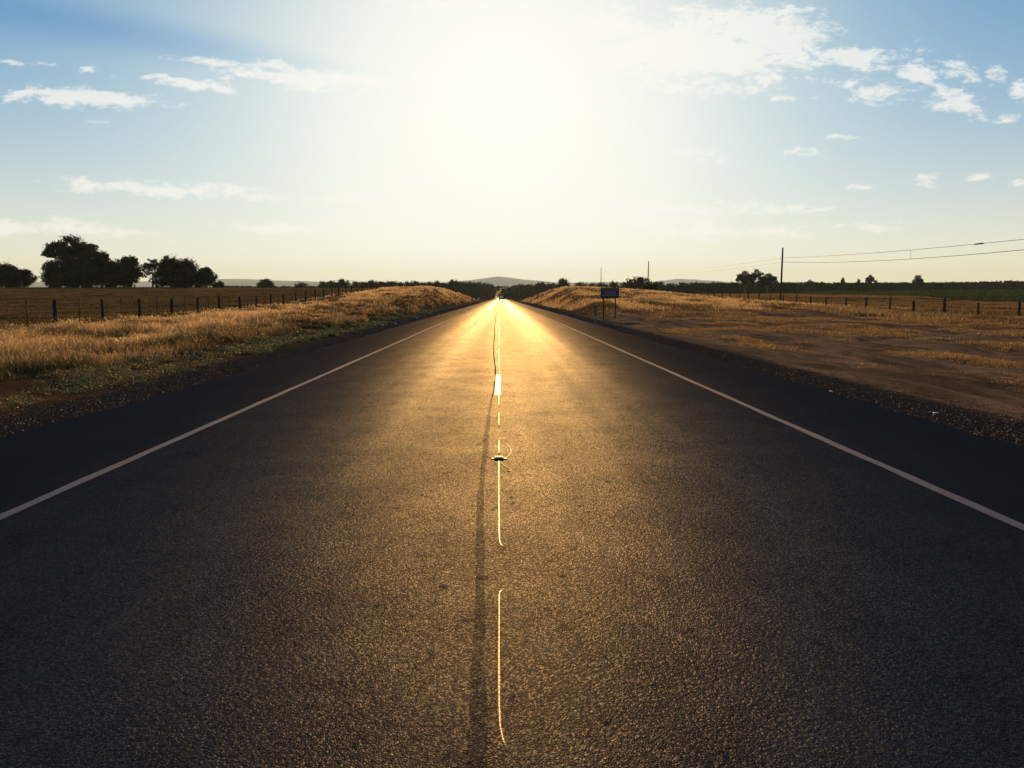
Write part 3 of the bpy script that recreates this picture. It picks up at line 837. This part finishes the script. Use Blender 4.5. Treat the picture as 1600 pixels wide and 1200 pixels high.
def tree(kind, px, ytop, ybase, wpx, Y, label, group=None, name='tree', cat='tree', zbase=None, deep=1.0):
    x = at(px, 450, Y).x
    zg = hz(x, Y) - .05
    if zbase is not None: zg = zbase
    zt = at(px, ytop, Y).z; h = zt - zg
    cr, tk, ph, pw = P[kind]
    w = wpx * Y / F
    root = empty(name, (x, Y, zg), random.uniform(-.5, .5) + (math.pi if random.random() < .5 else 0), (w / pw, w / pw * deep, h / ph))
    tag(root, label, cat, group)
    add('trunk', tk, root); add('crown', cr, root)
    return root

G1 = 'trees at the far edge of the left field'
tree('bushy', 10, 411, 450, 50, 220, 'dark bushy tree at the left frame edge, taller of the two before the gap', G1)
tree('upright', 38, 421, 450, 34, 224, 'lower dark tree just left of the gap beside the tallest grove', G1)
tree('broad', 116, 370, 450, 80, 222, 'tallest tree on the left, broad spreading crown above the grove', G1)
tree('bushy', 94, 405, 450, 62, 214, 'wide dark bush under the tallest tree on its left side', G1)
tree('bushy', 130, 402, 450, 56, 212, 'dense dark tree directly below the right half of the tallest crown', G1)
tree('upright', 160, 394, 450, 38, 220, 'dark tree stepping down right of the tallest crown', G1)
tree('bushy', 181, 406, 450, 40, 217, 'rounded dark tree between the stepped tree and the pointed one', G1)
tree('upright', 204, 401, 450, 40, 219, 'pointed dark tree at the right end of the tallest grove', G1)
tree('airy', 239, 405, 450, 38, 219, 'loose tree with sky showing between its stems, first of the second grove', G1)
tree('bushy', 269, 401, 450, 48, 221, 'tallest dense tree of the second left grove', G1)
tree('bushy', 294, 405, 450, 44, 216, 'wide dense tree right of the middle of the second grove', G1)
tree('upright', 323, 418, 450, 28, 218, 'small round tree closing the second grove on its right', G1)
tree('shrub', 341, 439, 450, 20, 217, 'low dark shrub at the right foot of the second grove', G1, 'shrub', 'shrub')
G2 = 'small trees on the left horizon'
tree('round', 415, 436, 450, 25, 330, 'lone round tree on the horizon right of the left groves', G2)
tree('flat', 470, 442, 450, 24, 380, 'low flat tree on the horizon before the left treeline begins', G2)
for i, (px, yt, w, k) in enumerate([(505, 440, 20, 'round'), (520, 439, 22, 'flat'), (537, 437, 30, 'round')]):
    tree(k, px, yt, 452, w, 420, ['first low tree at the left end of the left treeline', 'second low tree of the left treeline beside the dome tree', 'dome shaped tree standing above the left treeline'][i], 'trees behind the left bank')
for i, px in enumerate(range(556, 702, 9)):
    yt = 440.2 + 1.2 * math.sin(i * 1.7) + (px - 600) * .012 + random.uniform(-.8, .8)
    tree(['round', 'flat', 'bushy'][i % 3], px, yt, 452, 19 + random.uniform(-3, 4), 430 + random.uniform(-20, 40), 'dark tree in the even treeline behind the left grassy bank', 'even treeline behind the left bank')
G3 = 'roadside trees far down the road'
for (px, yt, w, Y, k, l) in [(710, 437.5, 30, 540, 'bushy', 'tallest round tree of the left roadside row behind the bank'),
                             (726, 440.5, 26, 580, 'flat', 'flat topped tree second in the left roadside row'),
                             (739, 440.5, 24, 620, 'bushy', 'middle tree of the left roadside row behind the bank'),
                             (751, 441.5, 22, 660, 'round', 'hazy tree fourth in the left roadside row'),
                             (760, 442.5, 18, 710, 'bushy', 'bluish tree next to last in the left roadside row'),
                             (767, 443.5, 15, 770, 'bushy', 'bluish tree nearest the road at the end of the left row'),
                             (797, 450, 14, 800, 'bushy', 'low bluish tree nearest the road on its right side'),
                             (806, 446, 16, 740, 'bushy', 'bluish tree second from the road on its right side'),
                             (815, 444, 20, 690, 'bushy', 'third tree of the right roadside row'),
                             (829, 444.5, 22, 640, 'flat', 'flat topped tree of the right roadside row'),
                             (844, 441, 26, 590, 'bushy', 'largest tree of the right roadside row'),
                             (860, 443, 22, 560, 'round', 'last tree of the right roadside row above the bank')]:
    tree(k, px, yt, 463, w, Y, l, G3, deep=1.6)
G4 = 'trees behind the right bank'
rl = [(880, 435.5, 28, 430, 'bushy', 'dome tree rising above the treeline left of the road sign'),
      (908, 441.5, 22, 440, 'flat', 'low tree in the gap between the dome tree and the road sign'),
      (925, 443, 20, 450, 'round', 'low tree just left of the sign pole'),
      (941, 442, 22, 440, 'flat', 'low tree right behind the thin distant pole'),
      (959, 440, 24, 430, 'bushy', 'tree directly above the road sign'),
      (976, 441.5, 22, 440, 'round', 'tree between the road sign and the wide dome tree'),
      (996, 433.5, 40, 400, 'flat', 'wide dome tree left of the shrub pole'),
      (1030, 440.5, 28, 430, 'round', 'tree just right of the round shrub'),
      (1050, 443, 22, 450, 'flat', 'flat tree second right of the round shrub')]
for px, yt, w, Y, k, l in rl: tree(k, px, yt, 453, w, Y, l, G4)
for i, px in enumerate(range(1066, 1152, 10)):
    tree(['round', 'flat', 'bushy'][i % 3], px, 441.8 + 1.0 * math.sin(i * 2.1), 453, 22, 450 + 5 * (i % 4), 'dark tree in the even treeline right of the shrub pole', 'even treeline beyond the right field')
G5 = 'trees on the right horizon'
for px, yt, w, Y, k, l in [(1164, 424, 26, 420, 'broad', 'left of three spreading trees beside the tallest pole'), (1181, 421, 24, 424, 'airy', 'tallest of three spreading trees beside the tallest pole'),
                           (1199, 428, 28, 418, 'broad', 'right of three spreading trees, next to the tallest pole'), (1265, 437, 14, 480, 'airy', 'faint small tree above the wood right of the tallest pole'),
                           (1316.5, 434, 7, 480, 'upright', 'narrow pointed tree above the right wood'), (1341, 436.5, 8, 480, 'round', 'small round treetop between the narrow tree and the lollipop tree'),
                           (1358.5, 430, 13, 480, 'broad', 'lollipop shaped tree above the right wood'), (1368, 438, 9, 480, 'round', 'tiny treetop right beside the lollipop tree'),
                           (1434, 430.5, 17, 480, 'round', 'round tree standing alone above the right wood')]:
    tree(k, px, yt, 453, w, Y, l, G5)
tree('shrub', 1016, 440.5, 461, 21, 200, 'round dark green shrub on the right bank top', None, 'shrub', 'shrub')

# the wood on the right: one mass of crowns
def wood(name, x_px0, x_px1, Y0, Y1, ytop, n, label):
    lob = []
    for i in range(n):
        px = x_px0 + (x_px1 - x_px0) * random.random(); Y = random.uniform(Y0, Y1)
        x = at(px, 450, Y).x; zg = hz(x, Y); zt = at(px, ytop(px) + random.uniform(-.3, 1.2), (Y0 + Y1) / 2).z
        h = zt - zg; lob.append((x, Y, zg + h * .55, random.uniform(3, 5), random.uniform(3, 5), h * .45))
        if i % 2: lob.append((x + random.uniform(-3, 3), Y, zg + h * .25, 4, 4, h * .28))
    g = np.random.default_rng(5); Vs = []
    for cx, cy, cz, rx, ry, rz in lob:
        m = 150
        dd = g.normal(size=(m, 3)); dd /= np.linalg.norm(dd, axis=1)[:, None]
        p = dd * (.55 + .5 * g.random((m, 1))) * np.array((rx, ry, rz)) + np.array((cx, cy, cz))
        s = .55 * (.5 + g.random((m, 1)))
        u = g.normal(size=(m, 3)); u /= np.linalg.norm(u, axis=1)[:, None]
        w = np.cross(u, g.normal(size=(m, 3))); w /= np.linalg.norm(w, axis=1)[:, None]
        Vs.append(np.stack([p - u * s, p - w * s * .6, p + u * s, p + w * s * .6], 1))
    V = np.concatenate(Vs).reshape(-1, 3)
    tag(add(name, np_mesh(name, V, np.arange(len(V)).reshape(-1, 4), M['leaf'])), label, 'wood', kind='stuff')
wood('far_wood', 1085, 1720, 475, 540, lambda p: np.interp(p, [1085, 1200, 1330, 1450, 1540, 1580, 1720], [443, 440.5, 441.5, 441, 439.5, 438.8, 440]), 420, 'dark even wood along the right horizon')
wood('far_wood', 350, 720, 560, 640, lambda p: 446.5, 140, 'low hazy wood behind the left treeline')
wood('far_wood', 780, 1100, 600, 680, lambda p: 445.5, 120, 'low hazy wood behind the right bank')

# green crop rows
def crop():
    n = 150000; g = np.random.default_rng(8)
    Y = 140 + 340 * g.random(n) ** 1.5; e = 92 + (Y - 140) * .154
    X = e + 3 + (300 * g.random(n))
    k = in_view(X, Y, 1.15); X, Y = X[k], Y[k]
    Yr = np.round(Y / 7.) * 7. + g.normal(size=len(Y)) * .8
    Z = height(X, Yr)
    hh = (.5 + 1.1 * sstep(.4, .7, fbm(X * .01, Yr * .02, 3)))
    p = np.stack([X, Yr, Z + hh * g.random(len(X))], -1)
    m = len(p); s = .2 * (.5 + g.random((m, 1)))
    u = g.normal(size=(m, 3)); u /= np.linalg.norm(u, axis=1)[:, None]
    w = np.cross(u, g.normal(size=(m, 3))); w /= np.linalg.norm(w, axis=1)[:, None]
    V = np.stack([p - u * s, p - w * s * .6, p + u * s, p + w * s * .6], 1).reshape(-1, 3)
    tag(add('crop_rows', np_mesh('crop_rows', V, np.arange(len(V)).reshape(-1, 4), M['crop'])), 'dark green crop rows beyond the right field', 'crops', kind='stuff')
crop()

# ------------------------------------------------------------------ hills
def hills(name, Y, depth, prof, seed):
    px = np.linspace(prof[0][0], prof[-1][0], 400)
    py = np.interp(px, [a for a, b in prof], [b for a, b in prof])
    hx = np.array([at(a, 448, Y).x for a in px]); hh = np.array([at(a, b, Y).z for a, b in zip(px, py)])
    hh = hh + (fbm(px * .05, px * 0, seed) - .5) * 14
    rows = 14; V = []
    for r_ in range(rows):
        t = r_ / (rows - 1); s = math.sin(math.pi * min(1, t * 1.0)) ** .9 if 0 < t < 1 else 0
        y = Y + depth * (t - .5)
        wob = (fbm(hx * .002 + t * 3, hx * 0 + t * 5, seed + 2) - .5) * 30 * (s < .95)
        V.append(np.stack([hx, np.full_like(hx, y), (hh + wob) * s - 5], -1))
    V = np.stack(V).reshape(-1, 3); n = len(px)
    I = (np.arange(rows - 1)[:, None] * n + np.arange(n - 1)[None, :]).ravel()
    return tag(add(name, np_mesh(name, V, np.stack([I, I + 1, I + n + 1, I + n], 1), M['hill'], True)), kind='structure')
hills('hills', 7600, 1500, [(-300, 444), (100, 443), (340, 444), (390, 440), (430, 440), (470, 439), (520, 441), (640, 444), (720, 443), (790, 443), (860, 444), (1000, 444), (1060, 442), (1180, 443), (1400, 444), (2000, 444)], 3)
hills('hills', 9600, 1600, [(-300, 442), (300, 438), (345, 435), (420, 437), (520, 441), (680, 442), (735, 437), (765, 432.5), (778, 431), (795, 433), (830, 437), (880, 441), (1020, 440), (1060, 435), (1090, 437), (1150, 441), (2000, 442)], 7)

# ------------------------------------------------------------------ haze
def haze():
    m, nt, out = new_mat('haze_air')
    v = nt.new('ShaderNodeVolumePrincipled', inp={'Color': (.58, .84, 1.0, 1), 'Density': HAZE, 'Anisotropy': 0.15})
    nt.l.new(v.outputs[0], out.inputs['Volume'])
    b = MB().box((0, 5500, 100), (15400, 12400, 244)).build('haze', m)
    tag(b, 'pale air haze over the whole land', 'haze', kind='stuff')
HAZE = 6.5e-5
haze()

# ------------------------------------------------------------------ sky and sun
w = bpy.data.worlds.new('World'); S.world = w; w.use_nodes = True
w.node_tree.nodes.clear(); nt = NT(w.node_tree)
out = nt.new('ShaderNodeOutputWorld')
sky = nt.new('ShaderNodeTexSky', sky_type='NISHITA', sun_disc=False, sun_elevation=SUN_EL, sun_rotation=SUN_AZ, altitude=50., air_density=1.0, dust_density=0.05, ozone_density=4.0)
dirv = nt.new('ShaderNodeTexCoord').outputs['Generated']
sep = nt.new('ShaderNodeSeparateXYZ', inp={0: dirv})
dy = nt.math('MAXIMUM', sep.outputs[1], .02)
u = nt.math('DIVIDE', sep.outputs[0], dy); v = nt.math('DIVIDE', sep.outputs[2], dy)
uv = nt.new('ShaderNodeCombineXYZ', inp={0: u, 1: v, 2: 0.}).outputs[0]
front = nt.smooth(sep.outputs[1], .1, .3)
CL = [  # px, py, rx, ry, tilt, strength
    (1090, 78, 205, 60, 3, 1.4), (985, 78, 110, 40, 0, 1.15), (1190, 55, 115, 46, -3, 1.4), (1335, 95, 88, 26, 4, .95), (1430, 112, 42, 38, 40, 1.0), (1362, 145, 78, 18, 8, .9), (1492, 162, 74, 24, 12, 1.0),
    (1520, 114, 56, 20, 5, .85), (1592, 142, 26, 15, 0, .9), (1575, 186, 26, 9, 5, .85), (1222, 153, 34, 8, 3, .8), (1275, 152, 20, 6, 0, .6), (1065, 12, 50, 9, -8, .8), (1312, 214, 36, 6, 2, .75), (1262, 240, 52, 9, 3, .7), (1100, 247, 56, 16, 5, .6), (1450, 279, 58, 11, 3, .9), (1526, 277, 26, 7, -10, .8),
    (1590, 288, 28, 8, -8, .75), (1338, 292, 30, 5, 3, .6), (1355, 357, 50, 4, 1, .5), (1225, 328, 90, 10, -2, .62), (1060, 325, 220, 16, 1, .95), (1140, 362, 280, 14, -2, .95), (1010, 350, 200, 16, 0, .5),
    (130, 153, 150, 17, 3, 1.05), (40, 146, 70, 12, -2, .95), (66, 97, 30, 7, 3, .7), (20, 98, 18, 5, 3, .6), (135, 108, 22, 6, 3, .7), (180, 120, 20, 5, 3, .65), (300, 131, 84, 10, 7, 1.0), (350, 99, 85, 8, 5, .95), (470, 124, 140, 22, 7, 1.1),
    (600, 134, 110, 18, 6, .85), (316, 199, 28, 4, 3, .7), (160, 191, 26, 5, 2, .65), (280, 297, 210, 13, 3, 1.15), (560, 309, 150, 11, 1, .65), (110, 357, 190, 14, 4, 1.0), (20, 357, 90, 14, -3, 1.0), (430, 358, 160, 10, 2, .5), (700, 8, 110, 14, 0, .8), (870, 45, 130, 50, 10, .7)]
def vadd_(a, b): return nt.new('ShaderNodeVectorMath', operation='ADD', inp={0: a, 1: b}).outputs[0]
mask = None
for (px, py, rx, ry, rot, st) in CL:
    d = ray(px, py); cu, cv = d.x / d.y, d.z / d.y
    mp_ = nt.new('ShaderNodeMapping', vector_type='TEXTURE', inp={'Vector': uv, 'Location': (cu, cv, 0), 'Rotation': (0, 0, R(-rot)), 'Scale': (rx * 1.3 / F, ry * 1.45 / F, 1)})
    ln = nt.new('ShaderNodeVectorMath', operation='LENGTH', inp={0: mp_.outputs[0]}).outputs['Value']
    e = nt.math('MULTIPLY_ADD', ln, -max(st, .78), max(st, .78))
    mask = e if mask is None else nt.math('MAXIMUM', mask, e)
wn = nt.new('ShaderNodeTexNoise', inp={'Vector': nt.vmul(uv, (9., 20., 1.)), 'Scale': 1., 'Detail': 3.}).outputs['Color']
wuv = vadd_(uv, nt.vmul(wn, (.035, .014, 0.)))
n1 = nt.noise(nt.vmul(wuv, (17., 44., 1.)), 1.0, 9, .66, .2)
n2 = nt.noise(nt.vmul(wuv, (75., 150., 1.)), 1.0, 5, .62)
cn = nt.math('ADD', nt.math('MULTIPLY', nt.math('SUBTRACT', n1, .54), 5.2), nt.math('MULTIPLY', nt.math('SUBTRACT', n2, .5), 2.8))
dens = nt.math('ADD', nt.math('MULTIPLY', mask, 1.9), cn)
cl = nt.math('MULTIPLY', nt.smooth(dens, .35, 1.5), nt.smooth(mask, .0, .22))
cl = nt.math('MULTIPLY', cl, front)
# glow of the air round the hidden sun
sd = (math.sin(SUN_AZ) * math.cos(SUN_EL), math.cos(SUN_AZ) * math.cos(SUN_EL), math.sin(SUN_EL))
dot = nt.new('ShaderNodeVectorMath', operation='DOT_PRODUCT', inp={0: dirv, 1: sd}).outputs['Value']
ang = nt.math('ARCCOSINE', nt.math('MINIMUM', dot, 1.0))
SKYK = 0.0536
def scaled(col, f): return nt.new('ShaderNodeVectorMath', operation='SCALE', inp={0: col, 'Scale': f}).outputs[0]
def vadd(a, b): return nt.new('ShaderNodeVectorMath', operation='ADD', inp={0: a, 1: b}).outputs[0]
def lobe(k, c): return scaled(c, nt.math('EXPONENT', nt.math('MULTIPLY', nt.math('POWER', nt.math('MULTIPLY', ang, k), 2.0), -1.0)))
up = nt.math('MAXIMUM', sep.outputs[2], 0.0)
air = vadd(nt.vmul(sky.outputs[0], (.008, .112, .172)), lobe(3.3, (1.5, 1.48, 1.0)))
air = vadd(air, lobe(5.6, (1.9, 1.8, 1.35)))
air = vadd(air, lobe(16.0, (4.0, 4.0, 3.6)))
air = vadd(air, scaled((.40, .50, .30), nt.math('EXPONENT', nt.math('MULTIPLY', up, -7.5))))
air = vadd(air, scaled((1.65, .62, .06), nt.math('EXPONENT', nt.math('MULTIPLY', up, -10.5))))
# cloud shadow streaking through the air on the upper left
def ell(px, py, rx, ry, rot):
    d = ray(px, py)
    m_ = nt.new('ShaderNodeMapping', vector_type='TEXTURE', inp={'Vector': uv, 'Location': (d.x / d.y, d.z / d.y, 0), 'Rotation': (0, 0, R(-rot)), 'Scale': (rx / F, ry / F, 1)})
    ln = nt.new('ShaderNodeVectorMath', operation='LENGTH', inp={0: m_.outputs[0]}).outputs['Value']
    return nt.math('MULTIPLY', nt.smooth(ln, 0, 1, 1, 0), front)
dk = nt.math('ADD', ell(120, 38, 480, 50, 10), nt.math('MULTIPLY', ell(420, 95, 330, 40, 12), .5))
air = nt.mix(dk, air, nt.vmul(air, (.62, .74, .90)))
# soft roll off towards white
sx_ = nt.new('ShaderNodeSeparateXYZ', inp={0: air})
tot = nt.new('ShaderNodeCombineXYZ', inp={i: nt.math('SUBTRACT', 1.0, nt.math('EXPONENT', nt.math('MULTIPLY', sx_.outputs[i], -1.0))) for i in range(3)}).outputs[0]
tot = nt.vmul(tot, (10.25, 10.2, 9.6))
tot = nt.mix(nt.math('EXPONENT', nt.math('MULTIPLY', up, -8.0)), tot, nt.vmul(tot, (1.09, 1.06, 1.0)))
cloudc = vadd(scaled(tot, .25), (7.6, 7.45, 6.9))
tot = nt.mix(nt.math('MULTIPLY', cl, .92), tot, cloudc)
bg = nt.new('ShaderNodeBackground', inp={'Color': tot, 'Strength': SKYK})
nt.l.new(bg.outputs[0], out.inputs['Surface'])

sl_ = bpy.data.lights.new('sun', 'SUN'); sl_.energy = 5.0; sl_.angle = R(.5); sl_.color = (1.0, .53, .16)
so = bpy.data.objects.new('sun', sl_); link(so); so.rotation_euler = (-(math.pi / 2 - SUN_EL), 0, -SUN_AZ); so.location = (0, 0, 60)

# ------------------------------------------------------------------ camera and render settings
cam = bpy.data.cameras.new('camera'); cam.sensor_width = 36; cam.lens = 36 * F / 1600; cam.clip_end = 40000; cam.clip_start = .05
co = bpy.data.objects.new('camera', cam); link(co); co.location = (0, 0, EYE)
co.rotation_euler = (math.pi / 2 - PITCH, 0, -YAW)
S.camera = co
S.view_settings.view_transform = 'Standard'; S.view_settings.look = 'None'
S.view_settings.exposure = 0.9; S.view_settings.gamma = 1.0
S.cycles.use_denoising = True
S.cycles.max_bounces = 6; S.cycles.diffuse_bounces = 3; S.cycles.glossy_bounces = 2; S.cycles.transmission_bounces = 4; S.cycles.volume_bounces = 0
S.cycles.sample_clamp_indirect = 4.0
